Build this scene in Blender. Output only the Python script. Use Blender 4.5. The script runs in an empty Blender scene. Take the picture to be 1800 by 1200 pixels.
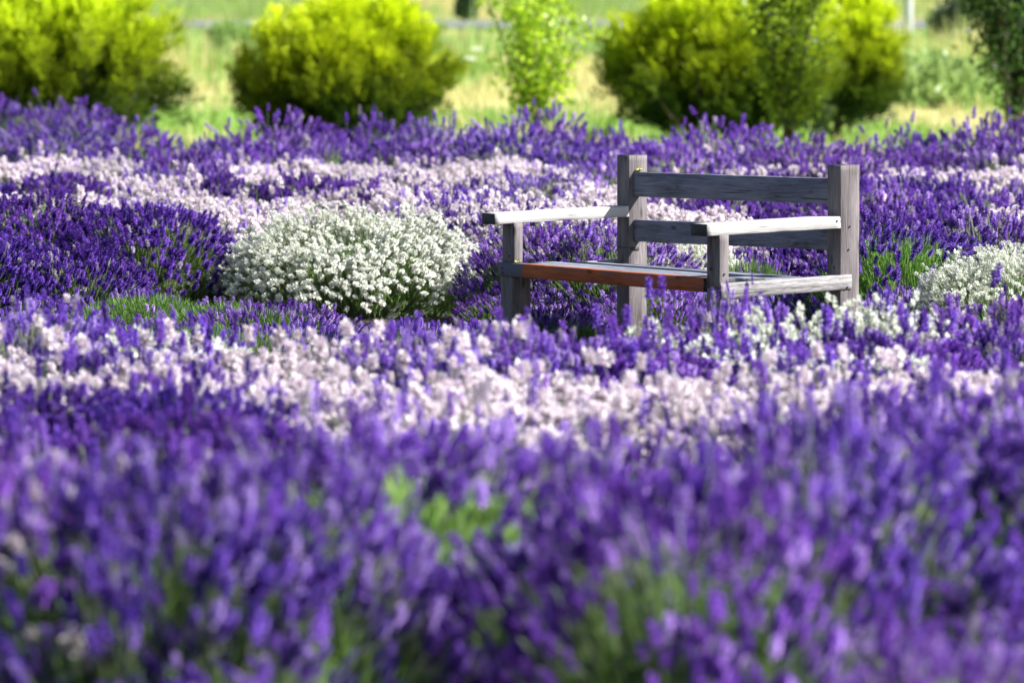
import bpy, math, random
import numpy as np
from mathutils import Vector, Matrix, Euler, noise
R_ = math.radians
SC = bpy.context.scene
COL = SC.collection

# ---------------------------------------------------------------- camera, sky, sun, exposure
CAM_H, PITCH, FPX = 1.6, 3.6, 10000.0
cam_d = bpy.data.cameras.new("camera"); cam = bpy.data.objects.new("camera", cam_d); COL.objects.link(cam)
cam.location = (0, 0, CAM_H); cam.rotation_euler = (R_(90 - PITCH), 0, 0)
cam_d.sensor_width = 36; cam_d.lens = 200; cam_d.clip_start = 0.1; cam_d.clip_end = 3000
cam_d.dof.use_dof = True; cam_d.dof.focus_distance = 24.0; cam_d.dof.aperture_fstop = 4.5
SC.camera = cam
SUN_EL, SUN_DIR = 40.3, Vector((.74, -.20, .65)).normalized()
world = bpy.data.worlds.new("World"); SC.world = world; world.use_nodes = True
wn = world.node_tree.nodes; wl = world.node_tree.links
for n in list(wn): wn.remove(n)
sky = wn.new("ShaderNodeTexSky"); sky.sky_type = 'NISHITA'; sky.sun_disc = False
sky.sun_elevation = R_(SUN_EL); sky.sun_rotation = R_(105)
bgn = wn.new("ShaderNodeBackground"); bgn.inputs["Strength"].default_value = 0.055
wo = wn.new("ShaderNodeOutputWorld")
wl.new(sky.outputs[0], bgn.inputs[0]); wl.new(bgn.outputs[0], wo.inputs[0])
sun_d = bpy.data.lights.new("sun", 'SUN'); sun_d.energy = 5.0; sun_d.angle = R_(0.5); sun_d.color = (1, .97, .93)
sun = bpy.data.objects.new("sun", sun_d); COL.objects.link(sun)
sun.rotation_euler = SUN_DIR.to_track_quat('Z', 'Y').to_euler(); sun.location = (20, 20, 20)
SC.view_settings.view_transform = 'Standard'; SC.view_settings.look = 'None'
SC.view_settings.exposure = 1.15; SC.view_settings.gamma = 1
SC.render.engine = 'CYCLES'
SC.cycles.use_denoising = True
SC.cycles.max_bounces = 6; SC.cycles.diffuse_bounces = 3; SC.cycles.transmission_bounces = 3

# ---------------------------------------------------------------- helpers
TANP = math.tan(R_(PITCH))
def ground_z(Y):                       # flat garden, meadow rising gently beyond it
    if Y < 64: return 0.0
    if Y < 170: return 0.014 * (Y - 64)
    return 0.014 * 106 + 0.006 * (Y - 170)
def at(px, py, h):                     # photograph point -> garden position of something h tall
    Y = (CAM_H - h) / ((py - 600) / FPX + TANP)
    return (px - 900) / FPX * Y, Y
def tag(o, label=None, cat=None, group=None, kind=None):
    if label: o['label'] = label
    if cat: o['category'] = cat
    if group: o['group'] = group
    if kind: o['kind'] = kind
    return o
def link(o, parent=None):
    COL.objects.link(o)
    if parent: o.parent = parent
    return o
def empty(name, loc, rz=0.0):
    o = bpy.data.objects.new(name, None); o.location = loc; o.rotation_euler = (0, 0, rz)
    o.empty_display_size = .2
    return link(o)
def np_mesh(name, V, Q=None, T=None, col=None, mat=None, smooth=False):
    me = bpy.data.meshes.new(name)
    V = np.asarray(V, np.float32)
    idx, starts, tot = [], [], 0
    if Q is not None and len(Q):
        Q = np.asarray(Q, np.int32); idx.append(Q.ravel()); starts.append(np.arange(len(Q)) * 4); tot = len(Q) * 4
    if T is not None and len(T):
        T = np.asarray(T, np.int32); idx.append(T.ravel()); starts.append(tot + np.arange(len(T)) * 3)
    idx = np.concatenate(idx).astype(np.int32); starts = np.concatenate(starts).astype(np.int32)
    me.vertices.add(len(V)); me.vertices.foreach_set("co", V.ravel())
    me.loops.add(len(idx)); me.loops.foreach_set("vertex_index", idx)
    me.polygons.add(len(starts)); me.polygons.foreach_set("loop_start", starts)
    if smooth: me.polygons.foreach_set("use_smooth", np.ones(len(starts), bool))
    me.update(calc_edges=True)
    if col is not None:
        a = me.color_attributes.new("tint", 'FLOAT_COLOR', 'POINT')
        c = np.ones((len(V), 4), np.float32); c[:, :3] = col
        a.data.foreach_set("color", c.ravel())
    if mat: me.materials.append(mat)
    return me
def add_mesh(name, me, parent=None, loc=None, rot=None):
    o = bpy.data.objects.new(name, me)
    if loc is not None: o.location = loc
    if rot is not None: o.rotation_euler = rot
    return link(o, parent)

# ---------------------------------------------------------------- materials
def new_mat(name):
    m = bpy.data.materials.new(name); m.use_nodes = True
    nt = m.node_tree
    for n in list(nt.nodes): nt.nodes.remove(n)
    return m, nt, nt.nodes, nt.links
def plant_mat(name, rough=.55, transl=.3, hue_var=.02, val_var=.25, tboost=1.3):
    m, nt, N, L = new_mat(name)
    out = N.new("ShaderNodeOutputMaterial"); at_ = N.new("ShaderNodeAttribute"); at_.attribute_name = "tint"
    oi = N.new("ShaderNodeObjectInfo"); hsv = N.new("ShaderNodeHueSaturation")
    mr = N.new("ShaderNodeMapRange"); mr.inputs[3].default_value = .5 - hue_var; mr.inputs[4].default_value = .5 + hue_var
    mv = N.new("ShaderNodeMath"); mv.operation = 'MULTIPLY_ADD'
    L.new(oi.outputs["Random"], mr.inputs[0]); L.new(mr.outputs[0], hsv.inputs["Hue"])
    fr = N.new("ShaderNodeMath"); fr.operation = 'FRACT'; ml = N.new("ShaderNodeMath"); ml.operation = 'MULTIPLY'; ml.inputs[1].default_value = 7.31
    L.new(oi.outputs["Random"], ml.inputs[0]); L.new(ml.outputs[0], fr.inputs[0])
    mv.inputs[1].default_value = val_var; mv.inputs[2].default_value = 1 - val_var / 2
    L.new(fr.outputs[0], mv.inputs[0]); L.new(mv.outputs[0], hsv.inputs["Value"])
    L.new(at_.outputs["Color"], hsv.inputs["Color"])
    p = N.new("ShaderNodeBsdfPrincipled"); p.inputs["Roughness"].default_value = rough
    p.inputs["Specular IOR Level"].default_value = .3
    L.new(hsv.outputs[0], p.inputs["Base Color"])
    tr = N.new("ShaderNodeBsdfTranslucent"); mx = N.new("ShaderNodeMixShader"); mx.inputs[0].default_value = transl
    g = N.new("ShaderNodeMixRGB"); g.blend_type = 'MULTIPLY'; g.inputs[0].default_value = 1; g.inputs[2].default_value = (tboost, tboost, tboost, 1)
    L.new(hsv.outputs[0], g.inputs[1]); L.new(g.outputs[0], tr.inputs[0])
    L.new(p.outputs[0], mx.inputs[1]); L.new(tr.outputs[0], mx.inputs[2]); L.new(mx.outputs[0], out.inputs[0])
    return m
M_FLOWER = plant_mat("lavender_flowers", .6, .35, .012, .22, 1.2)
M_STEM = plant_mat("lavender_stems", .5, .2, .01, .2)
M_LEAF = plant_mat("lavender_leaves", .5, .35, .012, .25, 1.5)
M_GOLD = plant_mat("golden_conifer_foliage", .5, .35, .004, .1, 1.5)
M_BROAD = plant_mat("broad_leaves", .4, .4, .01, .1, 1.5)
M_GRASS = plant_mat("meadow_grass", .6, .35, .0, .05, 1.3)

def bark_mat(name, c1, c2):
    m, nt, N, L = new_mat(name)
    out = N.new("ShaderNodeOutputMaterial"); p = N.new("ShaderNodeBsdfPrincipled"); p.inputs["Roughness"].default_value = .9
    tc = N.new("ShaderNodeTexCoord"); no = N.new("ShaderNodeTexNoise"); no.inputs["Scale"].default_value = 30; no.inputs["Detail"].default_value = 5
    r = N.new("ShaderNodeValToRGB"); r.color_ramp.elements[0].color = (*c1, 1); r.color_ramp.elements[1].color = (*c2, 1)
    r.color_ramp.elements[0].position = .35; r.color_ramp.elements[1].position = .65
    b = N.new("ShaderNodeBump"); b.inputs["Strength"].default_value = .6; b.inputs["Distance"].default_value = .01
    L.new(tc.outputs["Object"], no.inputs["Vector"]); L.new(no.outputs[0], r.inputs[0]); L.new(r.outputs[0], p.inputs["Base Color"])
    L.new(no.outputs[0], b.inputs["Height"]); L.new(b.outputs[0], p.inputs["Normal"]); L.new(p.outputs[0], out.inputs[0])
    return m
M_BARK = bark_mat("shrub_bark", (.05, .04, .03), (.16, .13, .1))

def wood_mat(name, light, dark, crack=(.03, .025, .02), stain=None, seed=0.0, rings=False):
    m, nt, N, L = new_mat(name)
    out = N.new("ShaderNodeOutputMaterial"); p = N.new("ShaderNodeBsdfPrincipled"); p.inputs["Roughness"].default_value = .8
    p.inputs["Specular IOR Level"].default_value = .35
    tc = N.new("ShaderNodeTexCoord"); oi = N.new("ShaderNodeObjectInfo")
    off = N.new("ShaderNodeVectorMath"); off.operation = 'ADD'
    cb = N.new("ShaderNodeCombineXYZ"); sm = N.new("ShaderNodeMath"); sm.operation = 'MULTIPLY'; sm.inputs[1].default_value = 37.0
    L.new(oi.outputs["Random"], sm.inputs[0]); L.new(sm.outputs[0], cb.inputs[0]); L.new(sm.outputs[0], cb.inputs[1]); cb.inputs[2].default_value = seed
    L.new(tc.outputs["Object"], off.inputs[0]); L.new(cb.outputs[0], off.inputs[1])
    def mapped(sx, sy, sz):
        mp = N.new("ShaderNodeMapping"); mp.inputs["Scale"].default_value = (sx, sy, sz); L.new(off.outputs[0], mp.inputs[0]); return mp
    # warped grain
    warp = N.new("ShaderNodeTexNoise"); warp.inputs["Scale"].default_value = 1; warp.inputs["Detail"].default_value = 2
    L.new(mapped(3, 14, 14).outputs[0], warp.inputs["Vector"])
    ws = N.new("ShaderNodeVectorMath"); ws.operation = 'SCALE'; ws.inputs["Scale"].default_value = .035
    L.new(warp.outputs["Color"], ws.inputs[0])
    wadd = N.new("ShaderNodeVectorMath"); wadd.operation = 'ADD'; L.new(off.outputs[0], wadd.inputs[0]); L.new(ws.outputs[0], wadd.inputs[1])
    gm = N.new("ShaderNodeMapping"); gm.inputs["Scale"].default_value = (5, 170, 170) if not rings else (22, 110, 110); L.new(wadd.outputs[0], gm.inputs[0])
    grain = N.new("ShaderNodeTexNoise"); grain.inputs["Scale"].default_value = 1; grain.inputs["Detail"].default_value = 6; grain.inputs["Roughness"].default_value = .65
    L.new(gm.outputs[0], grain.inputs["Vector"])
    big = N.new("ShaderNodeTexNoise"); big.inputs["Scale"].default_value = 1; big.inputs["Detail"].default_value = 4
    L.new(mapped(4, 16, 16).outputs[0], big.inputs["Vector"])
    mixv = N.new("ShaderNodeMath"); mixv.operation = 'MULTIPLY_ADD'; mixv.inputs[1].default_value = .55
    bs = N.new("ShaderNodeMath"); bs.operation = 'MULTIPLY'; bs.inputs[1].default_value = .45
    L.new(big.outputs[0], bs.inputs[0]); L.new(grain.outputs[0], mixv.inputs[0]); L.new(bs.outputs[0], mixv.inputs[2])
    r = N.new("ShaderNodeValToRGB"); e = r.color_ramp.elements
    e[0].position = .33; e[0].color = (*crack, 1); e[1].position = .66; e[1].color = (*light, 1)
    a = e.new(.42); a.color = (*dark, 1)
    L.new(mixv.outputs[0], r.inputs[0]); colour = r.outputs[0]
    if rings:
        wv = N.new("ShaderNodeTexWave"); wv.wave_type = 'RINGS'; wv.inputs["Scale"].default_value = 14; wv.inputs["Distortion"].default_value = 3; wv.inputs["Detail Scale"].default_value = 2
        mp = N.new("ShaderNodeMapping"); mp.inputs["Location"].default_value = (.05, .0, .16); mp.inputs["Scale"].default_value = (.7, 1, 1); L.new(tc.outputs["Object"], mp.inputs[0]); L.new(mp.outputs[0], wv.inputs[0])
        mm = N.new("ShaderNodeMixRGB"); mm.blend_type = 'MULTIPLY'; mm.inputs[0].default_value = .55
        wr = N.new("ShaderNodeValToRGB"); wr.color_ramp.elements[0].color = (.45, .42, .42, 1); wr.color_ramp.elements[1].color = (1, 1, 1, 1); wr.color_ramp.elements[1].position = .5
        L.new(wv.outputs[0], wr.inputs[0]); L.new(colour, mm.inputs[1]); L.new(wr.outputs[0], mm.inputs[2]); colour = mm.outputs[0]
    if stain:   # rusty weathered stain in patches along the grain
        st = N.new("ShaderNodeTexNoise"); st.inputs["Scale"].default_value = 1; st.inputs["Detail"].default_value = 5
        L.new(mapped(stain[1], stain[2], stain[2]).outputs[0], st.inputs["Vector"])
        sr = N.new("ShaderNodeValToRGB"); sr.color_ramp.elements[0].position = stain[3]; sr.color_ramp.elements[1].position = stain[3] + .07
        L.new(st.outputs[0], sr.inputs[0])
        sx = N.new("ShaderNodeMixRGB"); sx.inputs[2].default_value = (*stain[0], 1)
        L.new(sr.outputs[0], sx.inputs[0]); L.new(colour, sx.inputs[1]); colour = sx.outputs[0]
    ck = N.new("ShaderNodeTexNoise"); ck.inputs["Scale"].default_value = 1; ck.inputs["Detail"].default_value = 3
    L.new(mapped(2.2, 75, 75).outputs[0], ck.inputs["Vector"])
    cr = N.new("ShaderNodeValToRGB"); cr.color_ramp.elements[0].position = .31; cr.color_ramp.elements[1].position = .35; cr.color_ramp.elements[0].color = (.22, .2, .19, 1); cr.color_ramp.elements[1].color = (1, 1, 1, 1)
    L.new(ck.outputs[0], cr.inputs[0])
    kn = N.new("ShaderNodeTexVoronoi"); kn.inputs["Scale"].default_value = 1; L.new(mapped(5, 13, 13).outputs[0], kn.inputs["Vector"])
    kr = N.new("ShaderNodeValToRGB"); kr.color_ramp.elements[0].position = .07; kr.color_ramp.elements[1].position = .16; kr.color_ramp.elements[0].color = (.3, .27, .25, 1); kr.color_ramp.elements[1].color = (1, 1, 1, 1)
    L.new(kn.outputs["Distance"], kr.inputs[0])
    for lay in (cr, kr):
        mm = N.new("ShaderNodeMixRGB"); mm.blend_type = 'MULTIPLY'; mm.inputs[0].default_value = .85; L.new(colour, mm.inputs[1]); L.new(lay.outputs[0], mm.inputs[2]); colour = mm.outputs[0]
    # fine nicks
    b = N.new("ShaderNodeBump"); b.inputs["Strength"].default_value = .7; b.inputs["Distance"].default_value = .004
    L.new(grain.outputs[0], b.inputs["Height"]); L.new(b.outputs[0], p.inputs["Normal"])
    L.new(colour, p.inputs["Base Color"]); L.new(p.outputs[0], out.inputs[0])
    m["_colour"] = 1
    return m
W_POST = wood_mat("weathered_post_wood", (.27, .24, .245), (.12, .105, .11), stain=((.30, .12, .06), 2.2, 30, .66))
W_RAIL = wood_mat("dark_weathered_rail_wood", (.26, .27, .33), (.11, .115, .15), seed=3.1)
W_ARM = wood_mat("bleached_arm_wood", (.66, .64, .62), (.44, .43, .42), crack=(.12, .10, .09), seed=5.2)
W_SIDE = wood_mat("bleached_side_board_wood", (.48, .46, .46), (.24, .23, .24), crack=(.14, .12, .12), seed=7.7, rings=True)
W_SEAT = wood_mat("seat_board_wood", (.33, .35, .42), (.16, .17, .21), seed=9.4)

W_END = wood_mat('shaded_end_grain', (.09, .09, .10), (.04, .04, .045), crack=(.015, .015, .015), seed=1.7)  # weathered end grain, its colour darkened to carry the shade on board ends
def apron_mat():
    m = wood_mat("red_brown_front_board_wood", (.52, .15, .045), (.30, .07, .022), crack=(.12, .03, .012), seed=2.0)
    nt = m.node_tree; N = nt.nodes; L = nt.links
    p = [n for n in N if n.type == 'BSDF_PRINCIPLED'][0]
    src = p.inputs["Base Color"].links[0].from_socket
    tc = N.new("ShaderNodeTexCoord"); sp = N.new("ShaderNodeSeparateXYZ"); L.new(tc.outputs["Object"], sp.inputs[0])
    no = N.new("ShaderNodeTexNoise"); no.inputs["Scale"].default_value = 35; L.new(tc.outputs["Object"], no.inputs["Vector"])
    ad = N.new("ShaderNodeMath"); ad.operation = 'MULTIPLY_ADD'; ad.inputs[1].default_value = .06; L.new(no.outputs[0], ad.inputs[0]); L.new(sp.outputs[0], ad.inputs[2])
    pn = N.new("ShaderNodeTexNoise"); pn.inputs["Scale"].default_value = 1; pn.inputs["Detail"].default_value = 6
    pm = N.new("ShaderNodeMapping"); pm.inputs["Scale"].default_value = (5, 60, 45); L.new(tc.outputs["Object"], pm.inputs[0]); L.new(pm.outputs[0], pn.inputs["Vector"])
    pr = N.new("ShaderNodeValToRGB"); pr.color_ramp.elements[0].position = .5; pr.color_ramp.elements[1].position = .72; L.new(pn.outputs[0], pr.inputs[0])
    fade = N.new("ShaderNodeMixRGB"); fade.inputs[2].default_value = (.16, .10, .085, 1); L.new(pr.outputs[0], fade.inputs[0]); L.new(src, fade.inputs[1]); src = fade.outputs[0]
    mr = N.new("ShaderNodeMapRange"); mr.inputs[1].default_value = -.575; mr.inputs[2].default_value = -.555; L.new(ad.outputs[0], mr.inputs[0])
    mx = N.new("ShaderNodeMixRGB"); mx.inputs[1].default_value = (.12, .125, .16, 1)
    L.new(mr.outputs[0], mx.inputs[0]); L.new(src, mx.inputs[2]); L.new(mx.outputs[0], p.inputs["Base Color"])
    return m
W_APRON = apron_mat()
def flat_mat(name, c, rough=.6, metal=0):
    m, nt, N, L = new_mat(name)
    out = N.new("ShaderNodeOutputMaterial"); p = N.new("ShaderNodeBsdfPrincipled"); p.inputs["Roughness"].default_value = rough; p.inputs["Metallic"].default_value = metal
    tc = N.new("ShaderNodeTexCoord"); no = N.new("ShaderNodeTexNoise"); no.inputs["Scale"].default_value = 14; no.inputs["Detail"].default_value = 4
    r = N.new("ShaderNodeValToRGB"); r.color_ramp.elements[0].color = (*[x * .7 for x in c], 1); r.color_ramp.elements[1].color = (*[min(1, x * 1.15) for x in c], 1)
    L.new(tc.outputs["Object"], no.inputs["Vector"]); L.new(no.outputs[0], r.inputs[0]); L.new(r.outputs[0], p.inputs["Base Color"]); L.new(p.outputs[0], out.inputs[0])
    return m
M_NAIL = flat_mat("rusty_nail_steel", (.05, .04, .035), .6, .6)
M_LICHEN = flat_mat("yellow_lichen", (.6, .58, .12), .9)
M_POLE = flat_mat("pale_grey_pole", (.55, .56, .58), .5)

# ---------------------------------------------------------------- ground
def meadow_patch(x, y):                # 0 = green, 1 = dry straw
    v = noise.noise(Vector((x * .22 + 4, y * .10, 0))) + .5 * noise.noise(Vector((x * .7, y * .3, 5)))
    return v
def ground_mat():
    m, nt, N, L = new_mat("ground")
    out = N.new("ShaderNodeOutputMaterial"); p = N.new("ShaderNodeBsdfPrincipled"); p.inputs["Roughness"].default_value = .95
    at_ = N.new("ShaderNodeAttribute"); at_.attribute_name = "tint"
    tc = N.new("ShaderNodeTexCoord"); no = N.new("ShaderNodeTexNoise"); no.inputs["Scale"].default_value = 3; no.inputs["Detail"].default_value = 8; no.inputs["Roughness"].default_value = .7
    L.new(tc.outputs["Object"], no.inputs["Vector"])
    r = N.new("ShaderNodeValToRGB"); r.color_ramp.elements[0].position = .3; r.color_ramp.elements[1].position = .7
    r.color_ramp.elements[0].color = (.45, .45, .42, 1); r.color_ramp.elements[1].color = (1.3, 1.3, 1.25, 1)
    L.new(no.outputs[0], r.inputs[0])
    mx = N.new("ShaderNodeMixRGB"); mx.blend_type = 'MULTIPLY'; mx.inputs[0].default_value = 1
    L.new(at_.outputs["Color"], mx.inputs[1]); L.new(r.outputs[0], mx.inputs[2]); L.new(mx.outputs[0], p.inputs["Base Color"])
    b = N.new("ShaderNodeBump"); b.inputs["Strength"].default_value = .8; b.inputs["Distance"].default_value = .05
    L.new(no.outputs[0], b.inputs["Height"]); L.new(b.outputs[0], p.inputs["Normal"]); L.new(p.outputs[0], out.inputs[0])
    return m
def build_ground():
    xs = np.concatenate([[-900, -500, -250, -120, -60, -30], np.arange(-20, 20.1, .5), [30, 60, 120, 250, 500, 900]])
    ys = np.concatenate([[-900, -400, -150, -50, -10], np.arange(0, 55, 2.5), np.arange(55, 170, .8), [180, 200, 230, 280, 350, 500, 800, 1400]])
    nx, ny = len(xs), len(ys); V = []; C = []
    straw, green, soil, tan = np.array((.52, .49, .20)), np.array((.24, .36, .07)), np.array((.05, .04, .028)), np.array((.46, .36, .19))
    for y in ys:
        for x in xs:
            V.append((x, y, ground_z(y) + (.03 * noise.noise(Vector((x * .3, y * .3, 0))) if y > 50 else 0)))
            if y < 46: c = soil
            else:
                v = meadow_patch(x, y); bias = .08 if y < 84 else -.15
                t = min(1, max(0, (v + bias) * 3.0 + .2)); c = green * (1 - t) + straw * t
                if y > 121: c = tan * .8 + green * .2 + .1 * v
            C.append(np.clip(c, .02, .9))
    Q = [(j * nx + i, j * nx + i + 1, (j + 1) * nx + i + 1, (j + 1) * nx + i) for j in range(ny - 1) for i in range(nx - 1)]
    me = np_mesh("ground", V, Q, col=np.array(C), mat=ground_mat(), smooth=True)
    tag(add_mesh("ground", me), kind='structure')
    # gravel road crossing the slope beyond the meadow
    V = [(x, y, ground_z(y) + .045) for y in (112.5, 115.5, 119) for x in np.arange(-60, 61, 4)]
    n = len(np.arange(-60, 61, 4)); Q = [(j * n + i, j * n + i + 1, (j + 1) * n + i + 1, (j + 1) * n + i) for j in range(2) for i in range(n - 1)]
    rm = flat_mat("road_gravel", (.20, .20, .22), .9)
    tag(add_mesh("road", np_mesh("road", V, Q, mat=rm)), kind='structure')
build_ground()

# ---------------------------------------------------------------- bench
def board_mesh(name, Lx, Wy, Hz, mat, bevel=.0025, wear=.0007, seed=0.0, step=.025, cap_wear=.002, grain_end=True):
    """a plank along local X, its arrises rounded and worn, its faces slightly uneven"""
    n = max(3, int(Lx / step)); prof = []
    hy, hz, b = Wy / 2, Hz / 2, bevel
    for sy, sz, swap in ((1, 1, 0), (-1, 1, 1), (-1, -1, 0), (1, -1, 1)):
        a = (sy * hy, sz * (hz - b)); c = (sy * (hy - b), sz * hz)
        prof += [(a, 1), (c, 1)] if not swap else [(c, 1), (a, 1)]
        nxt = {(1, 1): (0, hz), (-1, 1): (-hy, 0), (-1, -1): (0, -hz), (1, -1): (hy, 0)}[(sy, sz)]
        prof.append((nxt, 0))
    k = len(prof); V = []; 
    for i in range(n + 1):
        x = -Lx / 2 + Lx * i / n
        for j, ((y, z), corner) in enumerate(prof):
            d = noise.noise(Vector((x * 9 + seed * 13, y * 25, z * 25 + seed))) * wear
            chip = max(0, noise.noise(Vector((x * 16 + seed * 7, (1 if y > 0 else 2) * 3.1, (1 if z > 0 else 2) * 5.3 + seed))) - .25) * wear * 5 * corner
            f = 1 - (chip - d) / max(.01, math.hypot(y, z))
            xx = x + (noise.noise(Vector((y * 60, z * 60, seed + x))) * cap_wear if i in (0, n) else 0)
            V.append((xx, y * f, z * f))
    Q = [(i * k + j, (i + 1) * k + j, (i + 1) * k + (j + 1) % k, i * k + (j + 1) % k) for i in range(n) for j in range(k)]
    T = []
    c0 = len(V); V.append((-Lx / 2 , 0, 0)); c1 = len(V); V.append((Lx / 2, 0, 0))
    for j in range(k):
        T.append((c0, j, (j + 1) % k)); T.append((c1, n * k + (j + 1) % k, n * k + j))
    me = np_mesh(name, V, Q, T, mat=mat)
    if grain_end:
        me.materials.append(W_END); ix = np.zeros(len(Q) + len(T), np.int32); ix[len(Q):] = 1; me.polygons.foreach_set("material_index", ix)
    return me
def build_bench():
    corner = Vector((1.3525, 23.4, 0)); rz = math.atan2(-.848, .531)
    off = Vector((-.84, -.25, 0))
    base = corner + Matrix.Rotation(rz, 3, 'Z') @ off
    root = empty("garden_bench", base, rz)
    tag(root, "weathered grey wooden bench with open back and armrests, red brown front board", "bench")
    def part(name, x0, x1, y0, y1, z0, z1, mat, axis='x', tilt=0.0, **kw):
        c = Vector(((x0 + x1) / 2, (y0 + y1) / 2, (z0 + z1) / 2)) - off
        dx, dy, dz = x1 - x0, y1 - y0, z1 - z0
        if axis == 'x': me = board_mesh(name, dx, dy, dz, mat, **kw); rot = (0, tilt, 0)
        elif axis == 'y': me = board_mesh(name, dy, dx, dz, mat, **kw); rot = Euler((0, tilt, R_(90)), 'XYZ')
        else: me = board_mesh(name, dz, dy, dx, mat, **kw); rot = (0, R_(-90), 0)
        o = add_mesh(name, me, root, c, rot); return o
    P = .095
    # back posts
    a = part("back_post", -P, 0, 0, P, -.06, .853, W_POST, 'z', seed=1.1, bevel=.002, wear=.0009)
    b = part("back_post", -1.59 - P, -1.59, 0, P, -.06, .853, W_POST, 'z', seed=2.3, bevel=.002, wear=.0009)
    # front legs, arm supports
    part("front_leg", -P, 0, -.60, -.505, -.06, .362, W_POST, 'z', seed=3.7)
    part("front_leg", -1.59 - P, -1.59, -.60, -.505, -.06, .352, W_POST, 'z', seed=4.9)
    part("arm_support", -.092, .002, -.602, -.556, .366, .582, W_POST, 'z', seed=5.5, wear=.0012)
    part("arm_support", -1.668, -1.572, -.600, -.556, .396, .574, W_POST, 'z', seed=6.1)
    # arms (front end a little lower)
    t = R_(1.55)
    part("armrest", -.115, .003, -.665, -.002, .585, .634, W_ARM, 'y', tilt=-t, seed=7.9, bevel=.003, wear=.0012)
    part("armrest", -1.69, -1.585, -.69, -.002, .577, .624, W_ARM, 'y', tilt=-t, seed=8.3, bevel=.002, wear=.0012)
    # back rails
    part("back_rail", -1.589, -.096, .020, .058, .682, .788, W_RAIL, 'x', tilt=-R_(.58), seed=9.2, bevel=.003)
    part("back_rail", -1.589, -.096, .022, .058, .4885, .584, W_RAIL, 'x', tilt=-R_(.80), seed=10.4, bevel=.003, wear=.0016)
    # seat frame
    part("front_board", -1.693, -.104, -.609, -.562, .343, .401, W_APRON, 'x', seed=11.5, bevel=.002, wear=.0008)
    ts = R_(-1.9)
    part("side_board", -.036, .007, -.598, .054, .331, .392, W_SIDE, 'y', tilt=-ts * -1, seed=12.5, bevel=.002)
    part("side_board", -1.69, -1.652, -.56, .054, .331, .390, W_SIDE, 'y', tilt=-ts * -1, seed=13.5, bevel=.002)
    # seat boards, sloping back a little
    ys = [-.556, -.448, -.338, -.228, -.118]
    for i, y in enumerate(ys):
        zt = .4035 - (y + .05 + .6) * .036 + (.002 if i % 2 else -.0015)
        w = .098 if i < 4 else .108
        part("seat_board", -1.648 if i else -1.570, -.040 if i else -.096, y, y + w, zt - .026, zt, W_SEAT, 'x', seed=20 + i, bevel=.003)
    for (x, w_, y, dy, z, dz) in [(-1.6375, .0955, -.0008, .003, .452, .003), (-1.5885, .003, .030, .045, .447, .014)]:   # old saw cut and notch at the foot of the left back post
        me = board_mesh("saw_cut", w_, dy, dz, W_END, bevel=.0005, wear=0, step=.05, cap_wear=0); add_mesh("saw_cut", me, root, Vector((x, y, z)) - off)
    # nails
    nm = bpy.data.meshes.new("nail")
    import bmesh
    bm = bmesh.new(); bmesh.ops.create_cone(bm, cap_ends=True, segments=10, radius1=.0045, radius2=.0035, depth=.006); bm.to_mesh(nm); bm.free(); nm.materials.append(M_NAIL)
    for (x, y, z, face) in [(.0015, .045, .60, 'x'), (.0015, .04, .505, 'x'), (-.045, -.0015, .43, 'y'), (.003, -.02, .625, 'x'), (-.06, -.605, .44, 'y'),
                            (-1.61, -.602, .43, 'y'), (.0035, -.58, .42, 'x'), (-1.575, -.58, .415, 'x'), (-1.655, -.611, .375, 'y'), (-1.65, -.611, .355, 'y'), (-1.63, -.002, .625, 'y'), (.008, .03, .35, 'x')]:
        o = add_mesh("nail", nm, root, Vector((x, y, z)) - off, (0, R_(90), 0) if face == 'x' else (R_(90), 0, 0))
    # lichen at the foot of the upper rail and of the left arm support
    rng = random.Random(4)
    for (x, y, z, s) in [(-1.583, .05, .79, .012), (-1.570, -.585, .408, .009)]:
        bm = bmesh.new()
        for k in range(14):
            mt = Matrix.Translation(Vector((rng.uniform(-.4, .4) * s, rng.uniform(-1.6, 1.6) * s, rng.uniform(-.3, .3) * s))) @ Matrix.Scale(rng.uniform(.2, .45) * s, 4)
            bmesh.ops.create_icosphere(bm, subdivisions=1, radius=1, matrix=mt)
        lm = bpy.data.meshes.new("lichen"); bm.to_mesh(lm); bm.free(); lm.materials.append(M_LICHEN)
        add_mesh("lichen", lm, root, Vector((x, y, z)) - off)
    return root
build_bench()

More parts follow.
